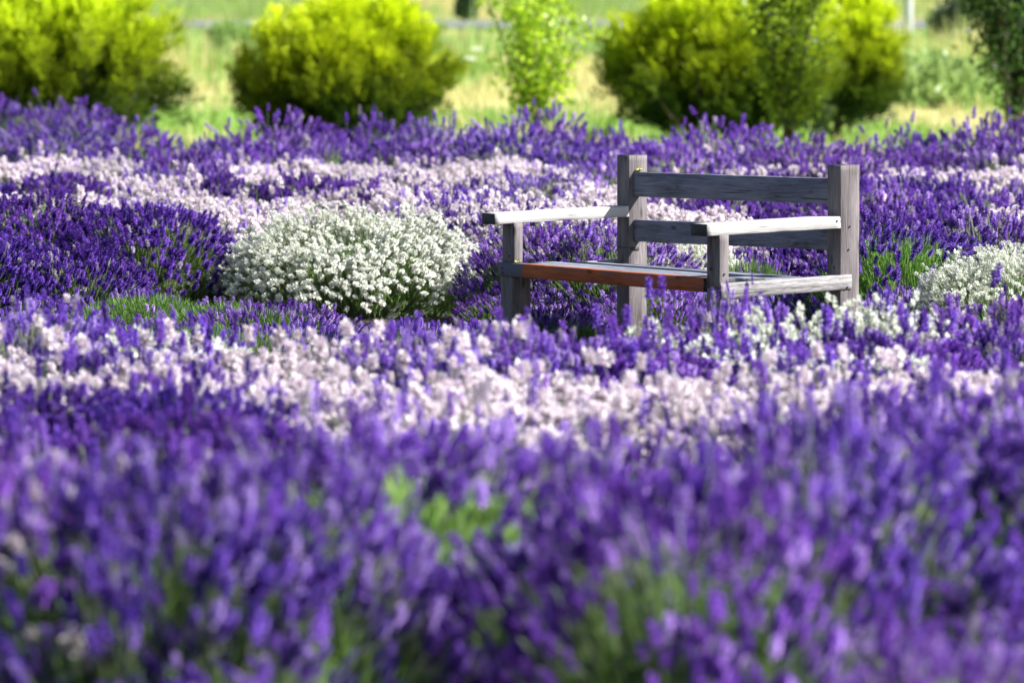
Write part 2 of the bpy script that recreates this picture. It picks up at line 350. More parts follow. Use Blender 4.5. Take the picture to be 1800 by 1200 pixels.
# ---------------------------------------------------------------- lavender
PAL = {  # corolla, calyx
    'deep':   ((.105, .030, .36), (.028, .009, .10)),
    'violet': ((.26, .105, .60), (.075, .028, .20)),
    'lilac':  ((.54, .37, .86), (.24, .14, .42)),
    'pink':   ((.90, .82, .88), (.60, .48, .50)),
    'grey':   ((.46, .40, .52), (.26, .25, .20)),
    'white':  ((.92, .92, .88), (.60, .66, .44)),
}
def spike_template(rng, whorls=6, per=5, L=.055, size=1.0, slim=1.0):
    """one flower head, base at origin, along +Z: knobbly calyx core with two-lipped florets in whorls"""
    V, Q, role, rnd = [], [], [], []
    zs = []
    z = 0.0
    for w in range(whorls):
        zs.append(z); z += L / whorls * (1.5 if w == 0 else .95)
    # core
    seg = 5; rings = []
    for w, z0 in enumerate(zs):
        taper = 1 - .35 * (w / whorls) ** 2
        rings += [(z0 - .002, .0018), (z0 + .0035, .0050 * taper * size)]
    rings.append((zs[-1] + .010, .001))
    for (zz, r) in rings:
        a0 = rng.uniform(0, 1)
        for s in range(seg):
            a = a0 + s * 2 * math.pi / seg; V.append((r * math.cos(a), r * math.sin(a), zz)); role.append(0); rnd.append(rng.random())
    for i in range(len(rings) - 1):
        for s in range(seg): Q.append((i * seg + s, i * seg + (s + 1) % seg, (i + 1) * seg + (s + 1) % seg, (i + 1) * seg + s))
    for w, z0 in enumerate(zs):
        taper = 1 - .30 * (w / whorls) ** 2
        n = per if w < whorls - 1 else per - 1
        for f in range(n):
            a = f * 2 * math.pi / n + w * .7 + rng.uniform(-.3, .3)
            up = rng.uniform(-.1, 1.0); l = rng.uniform(.008, .0145) * taper * size; wd = rng.uniform(.0040, .0062) * taper * size * slim
            rad = Vector((math.cos(a), math.sin(a), 0)); tan = Vector((-math.sin(a), math.cos(a), 0))
            p0 = rad * .0035 * taper * size + Vector((0, 0, z0 + rng.uniform(0, .004)))
            d = (rad + Vector((0, 0, up))).normalized(); n2 = d.cross(tan)
            rr = rng.random()
            for side in (1, -1):
                b0 = len(V); tip = p0 + d * l + n2 * side * l * .45
                mid = p0 + d * l * .6
                for v in (p0, mid + tan * wd + n2 * side * wd * .5, tip, mid - tan * wd + n2 * side * wd * .5): V.append(tuple(v))
                role += [.35, 1, 1, 1]; rnd += [rr] * 4
                Q.append((b0, b0 + 1, b0 + 2, b0 + 3))
    return np.array(V), np.array(Q), np.array(role), np.array(rnd)
TR = random.Random(11)
SPIKES = [spike_template(TR, TR.choice([4, 5, 5, 6]), 5, TR.uniform(.044, .058), TR.uniform(.95, 1.15)) for _ in range(8)]
FAT = [spike_template(TR, TR.choice([3, 4, 4]), 6, TR.uniform(.030, .040), TR.uniform(1.25, 1.45)) for _ in range(6)]
STAR = [spike_template(TR, TR.choice([2, 3, 3]), 6, TR.uniform(.026, .038), TR.uniform(1.3, 1.6), .85) for _ in range(6)]
FAT_KINDS = ('pink', 'white')
def basis(D):
    D = D / np.linalg.norm(D, axis=1, keepdims=True)
    ref = np.where(np.abs(D[:, 2:3]) > .95, np.array([[1., 0, 0]]), np.array([[0, 0, 1.]]))
    X = np.cross(ref, D); X /= np.linalg.norm(X, axis=1, keepdims=True)
    return X, np.cross(D, X), D
def spikes_mesh(rng, pos, dirs, scl, kinds, name):
    VV, QQ, CC = [], [], []; base = 0
    ALL = SPIKES + FAT + STAR; fat = np.isin(np.asarray(kinds), FAT_KINDS); star = np.asarray(kinds) == 'white'
    tid = np.where(fat, len(SPIKES) + rng.integers(0, len(FAT), len(pos)), rng.integers(0, len(SPIKES), len(pos)))
    tid = np.where(star, len(SPIKES) + len(FAT) + rng.integers(0, len(STAR), len(pos)), tid)
    for t, (tv, tq, role, rnd) in enumerate(ALL):
        sel = np.where(tid == t)[0]
        if not len(sel): continue
        X, Y, Z = basis(dirs[sel]); a = rng.uniform(0, 6.28, len(sel))[:, None]
        X2 = X * np.cos(a) + Y * np.sin(a); Y2 = -X * np.sin(a) + Y * np.cos(a)
        s = scl[sel][:, None, None]
        v = (tv[None, :, 0:1] * X2[:, None] + tv[None, :, 1:2] * Y2[:, None] + tv[None, :, 2:3] * Z[:, None]) * s + pos[sel][:, None]
        n, k = len(sel), len(tv)
        cor = np.array([PAL[kinds[i]][0] for i in sel]); cal = np.array([PAL[kinds[i]][1] for i in sel])
        w = role[None, :, None]; vr = (.72 + .5 * rnd)[None, :, None] * rng.uniform(.8, 1.2, (n, 1, 1))
        c = (cal[:, None] * (1 - w) + cor[:, None] * w) * vr
        VV.append(v.reshape(-1, 3)); CC.append(np.clip(c.reshape(-1, 3), 0, .92))
        QQ.append((tq[None] + (np.arange(n) * k)[:, None, None] + base).reshape(-1, 4)); base += n * k
    return np_mesh(name, np.concatenate(VV), np.concatenate(QQ), col=np.concatenate(CC), mat=M_FLOWER)
def stems_mesh(rng, p0, p1, p2, r, name, c0=(.13, .22, .05), c1=(.34, .40, .24)):
    """three-sided stems bending p0 -> p1 -> p2"""
    n = len(p0); D = p2 - p0; X, Y, Z = basis(D)
    P = []
    for t in (0, .5, 1):
        c = p0 * (1 - t) ** 2 + 2 * p1 * t * (1 - t) + p2 * t * t
        for k in range(3):
            a = k * 2.0944; P.append(c + (X * math.cos(a) + Y * math.sin(a)) * r)
    V = np.stack(P, 1).reshape(-1, 3)
    q = np.array([(j * 3 + k, j * 3 + (k + 1) % 3, (j + 1) * 3 + (k + 1) % 3, (j + 1) * 3 + k) for j in range(2) for k in range(3)])
    Q = (q[None] + (np.arange(n) * 9)[:, None, None]).reshape(-1, 4)
    cc = np.array(c0)[None, None] * (1 - np.repeat([0, .5, 1], 3))[None, :, None] + np.array(c1)[None, None] * np.repeat([0, .5, 1], 3)[None, :, None]
    cc = cc * rng.uniform(.7, 1.3, (n, 1, 1))
    return np_mesh(name, V, Q, col=cc.reshape(-1, 3), mat=M_STEM)
def blades(rng, pos, dirs, length, width, cols, mat, name, extra=None):
    """narrow leaves: two quads each, tapering to the tip and bent a little"""
    n = len(pos); X, Y, Z = basis(dirs); a = rng.uniform(0, 6.28, n)[:, None]
    S = X * np.cos(a) + Y * np.sin(a); B = -X * np.sin(a) + Y * np.cos(a)
    l = length[:, None]; w = width[:, None]; bend = rng.uniform(-.15, .25, n)[:, None]
    m = pos + Z * l * .5 + B * l * bend * .3; t = pos + Z * l + B * l * bend
    V = np.stack([pos - S * w * .35, pos + S * w * .35, m + S * w * .5, m - S * w * .5, t + S * w * .12, t - S * w * .12], 1).reshape(-1, 3)
    q = np.array([(0, 1, 2, 3), (3, 2, 4, 5)]); Q = (q[None] + (np.arange(n) * 6)[:, None, None]).reshape(-1, 4)
    C = np.repeat(cols, 6, 0)
    if extra is not None:
        ev, eq, ec = extra; Q = np.concatenate([Q, eq + len(V)]); V = np.concatenate([V, ev]); C = np.concatenate([C, ec])
    return np_mesh(name, V, Q, col=C, mat=mat)
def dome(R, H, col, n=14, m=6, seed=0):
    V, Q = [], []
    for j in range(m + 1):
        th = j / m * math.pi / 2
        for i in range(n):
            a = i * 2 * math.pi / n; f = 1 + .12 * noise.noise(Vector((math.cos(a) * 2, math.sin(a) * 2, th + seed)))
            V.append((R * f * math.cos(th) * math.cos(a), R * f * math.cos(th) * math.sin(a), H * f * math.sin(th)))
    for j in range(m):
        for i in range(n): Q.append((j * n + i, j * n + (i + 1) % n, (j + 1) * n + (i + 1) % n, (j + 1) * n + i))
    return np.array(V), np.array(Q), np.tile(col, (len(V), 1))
def make_variant(seed, kinds, weights, n=430, R=.5, H=.52, gaps=.0, spike=1.0, stemlen=.24, leaf=1.0, loose=0.0, lean=(0, 0), green=1.0, leaflen=1.0, bare=0.0, lump=.10):
    """the meshes of one lavender bush: flower spikes, stems, leaves"""
    rng = np.random.default_rng(seed)
    N = int(n * (1 + gaps)); u = rng.uniform(0, 1, N); cc = .10 + .90 * u ** .85; r = np.sqrt(1 - cc ** 2); ph = rng.uniform(0, 6.283, N)
    nz = np.array([noise.noise(Vector((x * 2.6 * np.cos(p) + seed, x * 2.6 * np.sin(p), 0))) for x, p in zip(r, ph)])
    keep = nz > (-.9 + gaps * 1.0) if gaps else np.ones(N, bool)
    if bare:     # one flank has hardly any flowers
        fl = (np.abs(ph - 4.712) < .95) & (cc < .86) & (rng.random(N) < bare); keep &= ~fl
    r, ph, cc = r[keep], ph[keep], cc[keep]; nz = nz[keep]; N = len(r)
    out = np.stack([np.cos(ph), np.sin(ph), np.zeros(N)], 1)
    z = H * (.10 + .90 * cc ** .75) * (1 + lump * nz) + rng.normal(0, .018 + loose * .035, N) - .02
    tip = out * (R * r)[:, None]; tip[:, 2] = z; tip[:, :2] += rng.normal(0, .02, (N, 2)) + np.array(lean)[None] * .15
    d = out * (1.05 * r ** 1.4)[:, None] + np.array([0, 0, 1.]) + rng.normal(0, .13 + loose * .08, (N, 3)); d[:, :2] += np.array(lean)[None]
    d /= np.linalg.norm(d, axis=1, keepdims=True)
    scl = rng.uniform(.75, 1.2, N) * spike
    pos = tip - d * (.055 * scl)[:, None]
    ks = rng.choice(kinds, N, p=weights)
    sp = spikes_mesh(rng, pos, d, scl, ks, "flower_spikes")
    L = stemlen * rng.uniform(.8, 1.2, N)
    p0 = pos - d * L[:, None] * .8; p0[:, 2] -= L * .25; p0[:, :2] *= .82; p0[:, 2] = np.maximum(p0[:, 2], .02)
    p1 = pos - d * (L * .5)[:, None]
    # green flowerless shoots too
    st = stems_mesh(rng, p0, p1, pos + d * .004, .0016, "flower_stems")
    M = int(3000 * leaf); th = np.arcsin(rng.uniform(0, 1, M) ** .8); pa = rng.uniform(0, 6.283, M); f = rng.uniform(.55, 1.0, M) ** .6
    hR, hH = R * .86, max(.07, H - stemlen * .62)
    o = np.stack([np.cos(th) * np.cos(pa), np.cos(th) * np.sin(pa), np.sin(th)], 1)
    lp = o * f[:, None] * np.array([hR, hR, hH]); ll = rng.uniform(.03, .075, M) * leaflen; ld = o + np.array([0, 0, .9]) + rng.normal(0, .35, (M, 3))
    g = rng.uniform(0, 1, (M, 1)); lc = (np.array([[.055, .12, .020]]) * (1 - g) + np.array([[.17, .29, .055]]) * g) * green
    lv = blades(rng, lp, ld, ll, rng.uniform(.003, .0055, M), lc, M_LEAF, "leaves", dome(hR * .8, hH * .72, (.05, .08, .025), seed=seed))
    return sp, st, lv
def V_(seed, mix, **kw):
    ks = list(mix); w = np.array([mix[k] for k in ks], float); return make_variant(seed, ks, w / w.sum(), **kw)
D_, P_, L_, K_, W_, G_ = 'deep', 'violet', 'lilac', 'pink', 'white', 'grey'
VAR = {
 'deep':   [V_(1, {D_: .62, P_: .33, G_: .05}, n=728, H=.54, gaps=.35, spike=.84), V_(2, {D_: .6, P_: .35, G_: .05}, n=672, H=.5, gaps=.55, spike=.84), V_(3, {D_: .55, P_: .38, G_: .07}, n=728, H=.55, gaps=.3, spike=.84)],
 'violet': [V_(4, {P_: .58, D_: .2, L_: .16, G_: .06}, n=574, gaps=.55, spike=.84), V_(5, {P_: .5, D_: .22, L_: .2, G_: .08}, n=560, gaps=.8, spike=.84, green=1.5), V_(6, {P_: .5, L_: .36, K_: .06, G_: .08}, n=489, H=.55, gaps=.6, spike=.84, loose=.6, green=1.4), V_(24, {P_: .6, D_: .1, L_: .22, G_: .08}, n=532, H=.53, gaps=.9, spike=.84, loose=.4, green=1.6)],
 'pink':   [V_(7, {K_: .94, L_: .06}, n=676, H=.5, spike=.88), V_(8, {K_: .97, P_: .03}, n=650, H=.5, gaps=.3, spike=.88), V_(9, {K_: .9, L_: .1}, n=676, H=.5, spike=.88)],
 'white':  [V_(10, {W_: 1}, n=2100, R=.64, H=.52, gaps=.7, lump=.24, spike=.62, green=2.4, stemlen=.22, loose=.9), V_(12, {W_: 1}, n=1150, R=.54, H=.5, gaps=.7, lump=.22, spike=.64, green=2.0, loose=.8)],
 'mixpink':[V_(13, {K_: .5, P_: .35, D_: .15}, n=700, gaps=.2, spike=.84), V_(14, {K_: .62, P_: .38}, n=672, H=.54, spike=.84)],
 'mixwhite':[V_(15, {W_: .6, P_: .25, D_: .15}, n=460, gaps=.2, spike=1.1), V_(16, {W_: .72, P_: .28}, n=440, H=.5, spike=1.1)],
 'loose':  [V_(17, {P_: .5, D_: .15, L_: .25, G_: .1}, n=330, H=.6, loose=1.4, stemlen=.33, spike=1.1, gaps=.3), V_(18, {P_: .6, D_: .2, L_: .12, G_: .08}, n=300, H=.6, loose=1.6, gaps=.5, stemlen=.33, spike=1.1), V_(19, {D_: .35, P_: .45, L_: .15, G_: .05}, n=340, H=.58, loose=1.1, stemlen=.3, spike=1.1)],
 'low':    [V_(20, {D_: .3, P_: .4, L_: .3}, n=460, R=.44, H=.24, spike=.6, leaflen=.7, stemlen=.1, gaps=.5), V_(21, {P_: .6, D_: .2, L_: .2}, n=560, R=.44, H=.24, spike=.6, leaflen=.7, stemlen=.1, gaps=.2)],
 'lowgreen':[V_(22, {P_: .6, L_: .4}, n=130, R=.44, H=.24, spike=.5, stemlen=.07, leaf=1.5, green=.95, leaflen=.6)],
 'front':  [V_(30, {P_: .58, L_: .15, D_: .27}, n=700, R=.56, H=.68, gaps=1.0, spike=1.0, stemlen=.24, green=1.3, loose=.9), V_(31, {P_: .62, L_: .24, D_: .14}, n=650, R=.56, H=.68, gaps=.9, spike=1.0, stemlen=.24, green=1.6, loose=1.1), V_(32, {P_: .55, D_: .34, L_: .11}, n=750, R=.56, H=.68, gaps=1.05, spike=1.0, stemlen=.24, green=1.1, loose=.9)],
 'frontdeep': [V_(35, {D_: .62, P_: .38}, n=750, R=.56, H=.68, gaps=.9, spike=1.0, stemlen=.24, green=.9, loose=.9)],
 'frontmix': [V_(33, {P_: .6, L_: .2, K_: .17, G_: .03}, n=675, R=.56, H=.68, gaps=.95, spike=1.0, stemlen=.24, green=1.4, loose=1.0)],
 'bare':   [V_(40, {P_: .7, L_: .28, G_: .02}, n=560, R=.56, H=.68, gaps=.9, spike=1.0, stemlen=.26, green=1.8, leaf=2.2, leaflen=1.3, loose=.9, bare=.88)],
 'green':  [V_(23, {P_: .8, D_: .2}, n=190, H=.55, gaps=.4, stemlen=.22, leaf=1.7, leaflen=1.5, green=1.45, lean=(.35, 0))],
}
LONE = {}
def lone_spike(kind, rng):
    key = (kind, int(rng.integers(0, 3)))
    if key not in LONE:
        r2 = np.random.default_rng(hash(key[1]) + len(kind) * 7)
        L = .20 + .03 * key[1]; p = np.array([[0., 0, L]]); d = np.array([[.08, 0, 1.]])
        sp = spikes_mesh(r2, p, d, np.array([1.25]), [kind], "flower_spike")
        # stalk joined to its head
        vs = []; cs = []
        for t in (0, .5, 1):
            for k in range(3):
                a = k * 2.0944; vs.append((.0015 * math.cos(a) + .01 * math.sin(t * 3.14), .0015 * math.sin(a), L * t)); cs.append((.17, .24, .11))
        q = [(j * 3 + k, j * 3 + (k + 1) % 3, (j + 1) * 3 + (k + 1) % 3, (j + 1) * 3 + k) for j in range(2) for k in range(3)]
        nv = len(sp.vertices); V = np.empty(nv * 3, np.float32); sp.vertices.foreach_get("co", V); V = V.reshape(-1, 3)
        C = np.empty(nv * 4, np.float32); sp.color_attributes["tint"].data.foreach_get("color", C); C = C.reshape(-1, 4)[:, :3]
        F = np.array([tuple(p.vertices) for p in sp.polygons])
        LONE[key] = np_mesh("flower_spike", np.concatenate([V, vs]), np.concatenate([F, np.array(q) + nv]), col=np.concatenate([C, cs]), mat=M_FLOWER)
    return LONE[key]
MAINK = {'frontdeep': D_, 'bare': P_, 'front': P_, 'frontmix': P_, 'deep': D_, 'violet': P_, 'pink': K_, 'white': W_, 'mixpink': P_, 'mixwhite': P_, 'loose': P_, 'low': P_, 'lowgreen': P_, 'green': P_}
WORDS = {'frontdeep': 'dark violet', 'bare': 'green sided violet', 'front': 'violet', 'frontmix': 'violet and pale', 'deep': 'dark purple', 'violet': 'violet', 'pink': 'pale pink', 'white': 'white', 'mixpink': 'pink-purple', 'mixwhite': 'white and purple',
         'loose': 'loose purple', 'low': 'low purple', 'lowgreen': 'low green', 'green': 'green stemmed purple'}
brng = np.random.default_rng(77); BUSHES = []
def bush(kind, X, Y, size=1.0, place="", label=None, hscale=1.0, lone=0, var=None, aniso=1.0):
    vs = VAR[kind]; i = int(brng.integers(0, len(vs))) if var is None else var
    root = empty("lavender_bush", (X, Y, ground_z(Y)), float(brng.uniform(0, 6.283)) if kind not in ('green', 'bare') and aniso == 1.0 else 0.0)
    s = size * float(brng.uniform(.94, 1.06)); root.scale = (s * aniso, s, s * hscale * float(brng.uniform(.97, 1.03)))
    for nm, me in zip(("flower_spikes", "flower_stems", "leaves"), vs[i]):
        tag(add_mesh(nm, me, root), kind='stuff')
    H = {'low': .24, 'lowgreen': .24, 'loose': .6, 'front': .68, 'frontdeep': .68, 'frontmix': .68, 'bare': .68}.get(kind, .52)
    for k in range(lone):
        a = brng.uniform(0, 6.28); r = .42 * math.sqrt(brng.uniform(0, 1)); hz = H * math.sqrt(1 - .88 * (r / .5) ** 2)
        o = add_mesh("flower_spike", lone_spike(MAINK[kind] if brng.random() < .8 or kind in ('white', 'pink') else D_, brng), root,
                     (r * math.cos(a), r * math.sin(a), hz - .22 + float(brng.uniform(-.01, .05))), (float(brng.normal(0, .12)), float(brng.normal(0, .12)) + .6 * r * 0, float(brng.uniform(0, 6.28))))
    BUSHES.append((root, kind, X, Y, place, label)); return root
def row(place, h, pts, lone=0, size=1.0, jit=.06):
    """pts: (photo x, photo y of the top, kind[, size]); h the height of the flower tops"""
    for p in pts:
        sz = (p[3] if len(p) > 3 else 1.0) * size
        X, Y = at(p[0], p[1], h)
        H0 = {'low': .26, 'lowgreen': .26, 'loose': .62, 'front': .70, 'frontdeep': .70, 'frontmix': .70, 'bare': .70}.get(p[2], .54)
        bush(p[2], X + float(brng.normal(0, jit)), Y + .25 * sz, sz, place, hscale=h / (H0 * sz) * (float(brng.uniform(.84, 1.12)) if p[2] == 'loose' else 1), lone=lone)
d, v, k, w, mp, mw, lo, lw, lg, gr = 'deep', 'violet', 'pink', 'white', 'mixpink', 'mixwhite', 'loose', 'low', 'lowgreen', 'green'
# --- the far edge of the bed, against the meadow
row("at the far edge of the bed", .60, [(-220,185,lo),(-90,182,v),(20,184,v),(120,192,lo),(210,208,lo),(480,222,lo),(560,212,v),(650,212,lo),(740,222,v),(820,222,lo),(910,222,lo),(1000,226,lo),(1085,228,v),(1170,232,lo),(1240,226,lo),(1320,230,lo),(1410,244,lo),(1500,256,lo,.9),(1560,240,lo),(1640,230,lo),(1730,236,lo),(1810,246,lo),(1900,240,lo),(2020,240,lo)], lone=6)
row("in the second row from the meadow", .55, [(-150,225,v),(0,222,v),(110,228,lo),(210,236,lo),(300,262,v,.8),(390,246,v,.8),(470,248,v),(580,240,v),(690,244,v),(800,244,v),(900,246,lo),(1010,246,v),(1110,250,v),(1220,256,v),(1330,252,v),(1440,262,v),(1540,262,v),(1650,258,v),(1760,262,v),(1870,262,v)], lone=3)
row("in the farthest pale band", .50, [(-160,266,k),(-30,266,k),(80,264,k),(180,266,k),(270,280,v,.8),(340,290,v,.8),(410,272,k),(510,268,k),(600,270,k),(690,280,k,.8),(780,274,k,.9),(870,272,k),(960,284,k),(1050,282,v),(1170,266,k),(1260,268,k),(1350,280,mp),(1450,285,mp),(1550,286,k),(1650,292,mp),(1750,290,k),(1850,286,k)], lone=2)
row("in the purple band behind the bench", .50, [(-140,300,v),(-20,300,d),(100,300,d),(220,298,mp),(330,302,k),(440,304,d),(540,302,d),(640,300,k,.9),(730,306,mp),(840,304,mp),(930,308,v),(1040,308,k),(1140,305,k),(1240,310,v),(1340,308,v),(1450,312,v),(1560,316,d),(1660,314,d),(1760,318,v),(1870,318,v)], lone=2)
row("in the pale band behind the white bush", .50, [(-120,330,k),(10,330,k),(130,322,k),(240,320,k),(330,324,k),(440,340,k),(540,318,k),(640,318,mp),(740,324,k),(840,332,mp),(930,340,k),(1020,332,k),(1110,340,k),(1220,345,k),(1330,335,d),(1430,338,d),(1560,342,v),(1670,344,d),(1780,354,k),(1880,350,k)], lone=3)
row("in the row just behind the bench", .52, [(440,352,k),(840,352,mp),(930,360,mp),(1560,368,v),(1660,364,v),(1760,376,v),(1860,372,v)], lone=4)
# --- the plants round the bench
def single(kind, px, py, h, size, label, place="", **kw):
    X, Y = at(px, py, h); H0 = {'low': .26, 'lowgreen': .26, 'loose': .62, 'front': .70, 'frontdeep': .70, 'frontmix': .70, 'bare': .70}.get(kind, .54)
    return bush(kind, X, Y + .3 * size, size, place, label, hscale=h / (H0 * size), **kw)
single('white', 622, 374, .50, 1.10, "large round white flowering lavender bush left of the bench", var=0, lone=0, aniso=1.0001 * 1.02)
single('deep', 250, 352, .55, 1.05, "large dark purple lavender bush touching the left side of the white bush", var=0, lone=6)
single('deep', 60, 345, .56, 1.05, "dark purple lavender bush at the left edge, level with the white bush", var=2, lone=6)
single('deep', -140, 350, .56, 1.0, "dark purple lavender bush beyond the left edge of the bed", var=1, lone=2)
single('deep', 100, 430, .42, .9, "dark purple lavender bush before the two tall ones at left", var=1, lone=3)
single('deep', -60, 420, .45, .9, "dark purple lavender bush cut by the left edge below the tall ones", var=0, lone=3)
row("behind the bench seat", .44, [(925,405,v,.75),(1000,405,v,.9),(1080,410,v,.9)], lone=3)
row("seen through the gap under the back rail", .37, [(1165,430,k,.7),(1240,430,w,.5),(1310,434,lg,.7),(1385,424,d,.9),(1470,426,v,.8)], lone=2)
single('green', 1595, 384, .54, 1.12, "green stemmed lavender bush with few purple flowers right of the bench", lone=3)
single('green', 1650, 420, .42, .75, "smaller green stemmed lavender bush between the green and the white one", lone=2)
single('violet', 1760, 392, .46, .9, "purple lavender bush behind the white bush at the right edge", lone=3)
single('white', 1780, 446, .42, .85, "white flowering lavender bush right of the bench beside the green one", var=1, lone=3)
single('white', 1850, 430, .44, .9, "white flowering lavender bush cut by the right edge", var=1, lone=2)
single('low', 1580, 500, .26, .6, "small dark purple lavender plant at the foot of the right back post", lone=3)
row("on the ground left of the bench", .24, [(-40,500,lw),(60,505,lw),(170,500,lw),(300,512,lg,1.0),(400,520,lg),(500,530,lw),(560,560,lw,.8),(330,560,lg,.8),(470,570,lg,.8),(200,560,lg),(690,560,lw,.7),(780,556,lw,.7),(850,560,lw,.7),(60,555,lw),(-60,560,lw)])
row("on the ground under and behind the bench seat", .23, [(900,492,lw,.9),(990,488,lw,.9),(1070,486,lg,.7),(1120,492,lw,.9),(1160,500,lw,.8),(1230,494,lw,.9),(1310,490,lw,.9),(1400,496,lw,.9),(1480,500,lw,.8),(1700,500,lw,.9),(1620,520,lw,.9)])
single('low', 965, 545, .20, .75, "low purple lavender growing between the bench legs at left", lone=0)
single('lowgreen', 1010, 560, .18, .5, "small green lavender sprig patch under the bench seat", lone=0)
# --- before the bench
row("in the row just before the bench", .50, [(-120,570,v),(30,575,v),(190,570,mw,.9),(320,576,mw,.9),(630,606,v,.85),(740,594,v,.9),(850,588,v,.9),(960,598,v,.9),(1080,598,v,.9),(1200,562,mw,.9),(1275,540,v,.6),(1320,556,mw,.9),(1400,568,mw,.9),(1490,566,w,.85),(1580,574,mw,.9),(1690,562,v,.9),(1800,536,v,.9),(1910,525,v,.9)], lone=4)
row("in the broad pale band before the bench", .50, [(-80,598,k),(70,598,k),(240,600,v,.85),(400,598,k,.95),(540,592,k,.95),(680,602,k,.95),(820,612,v,.9),(950,606,v),(1080,604,v),(1210,592,mw),(1350,586,mw),(1490,590,mw),(1620,584,v),(1760,570,v),(1900,560,v)], lone=8)
row("in the middle of the broad pale band", .50, [(-60,640,k),(100,644,k),(270,646,mp,.95),(420,634,k),(570,634,k),(720,642,k),(860,652,k,.95),(1000,640,k),(1140,642,k),(1290,640,k),(1440,636,mp),(1590,640,k,.9),(1740,630,k),(1890,620,v)], lone=6)
row("at the near side of the broad pale band", .48, [(0,690,d),(150,696,d),(320,692,d,.95),(500,690,k),(640,684,k),(800,694,k),(960,690,k),(1120,690,k),(1260,694,k),(1400,698,k,.9),(1560,690,mp),(1720,686,k),(1880,680,v)], lone=6)
row("in the purple row before the pale band", .50, [(-90,745,v),(110,752,v),(300,750,d,.9),(430,760,d,.9),(760,745,v,.95),(930,728,mp),(1090,775,v,.8),(1470,735,v,.95),(1640,722,v),(1810,715,v)], lone=10)
# --- the foreground: mounds closer and closer, with green flanks open to the camera
f_, fm, ba = 'front', 'frontmix', 'bare'
fr = [(.68, [(-200,810,fm,1.0),(30,800,fm,.9),(250,825,f_,.9),(450,810,f_,.75),(740,752,ba,1.1),(1060,800,f_,.7),(1240,840,f_,.75),(1420,790,f_,.85),(1720,742,ba,1.1),(2020,740,f_,.9)]),
      (.52, [(-20,920,ba,.8),(200,900,f_,.7),(430,910,f_,.6),(1130,910,f_,.7),(1320,880,'frontdeep',.75),(1490,900,'frontdeep',.6)]),
      (.42, [(60,1010,f_,.75),(330,1030,f_,.8),(620,1020,ba,.65),(800,980,ba,.8),(1060,1010,f_,.6),(1230,1030,f_,.8),(1480,1010,f_,.7),(1690,1120,ba,.5),(1900,1030,f_,.8)]),
      (.34, [(-80,1120,f_,.7),(180,1140,f_,.7),(400,1150,f_,.5),(1130,1140,f_,.7),(1400,1130,f_,.7),(1600,1150,f_,.5),(1880,1150,f_,.6)])]
for ri, (h, pts) in enumerate(fr):
    for p in pts:
        X, Y = at(p[0], p[1], h); sz = p[3] if len(p) > 3 else .9
        bush(p[2], X, Y + .3 * sz, sz, "in the nearest purple foreground", hscale=h / (.70 * sz), lone=4, label=None)["row"] = ri

# labels: each bush by its look, its band and its place in that band
groups = {}
for b in BUSHES: groups.setdefault((b[4], b[1]), []).append(b)
ORD = ["leftmost", "second from left", "third from left", "fourth from left", "fifth from left", "sixth from left", "seventh from left", "eighth from left", "ninth from left", "tenth from left",
       "eleventh from left", "twelfth from left", "thirteenth from left", "fourteenth from left", "fifteenth from left", "sixteenth from left", "seventeenth from left", "eighteenth from left", "nineteenth from left"]
ORDF = {7.8: "hidden edge"}
for (place, kind), L in groups.items():
    L = sorted(L, key=lambda b: b[2] / b[3])
    for i, (root, kd, X, Y, pl, label) in enumerate(L):
        if label: tag(root, label, "lavender bush", "lavender bushes round the bench"); continue
        if pl == "in the nearest purple foreground":
            ri = root["row"]; rn = ["fourth", "third", "second", "first"][ri]
            same = sorted([b for b in BUSHES if b[4] == pl and b[1] == kd and b[0]["row"] == ri], key=lambda b: b[2] / b[3])
            j = [b[0] for b in same].index(root)
            tag(root, f"blurred {WORDS[kd]} lavender bush, {ORD[j]} in {rn} row from the bottom", "lavender bush", "blurred lavender bushes in the foreground"); continue
        n = len(L); pos = ORD[i] if n > 1 else "only"
        if n > 1: lab = f"{WORDS[kd]} lavender bush {pl}, {pos}"
        else: lab = f"{WORDS[kd]} lavender bush {pl}, the only one"
        tag(root, lab, "lavender bush", f"lavender bushes {pl}")

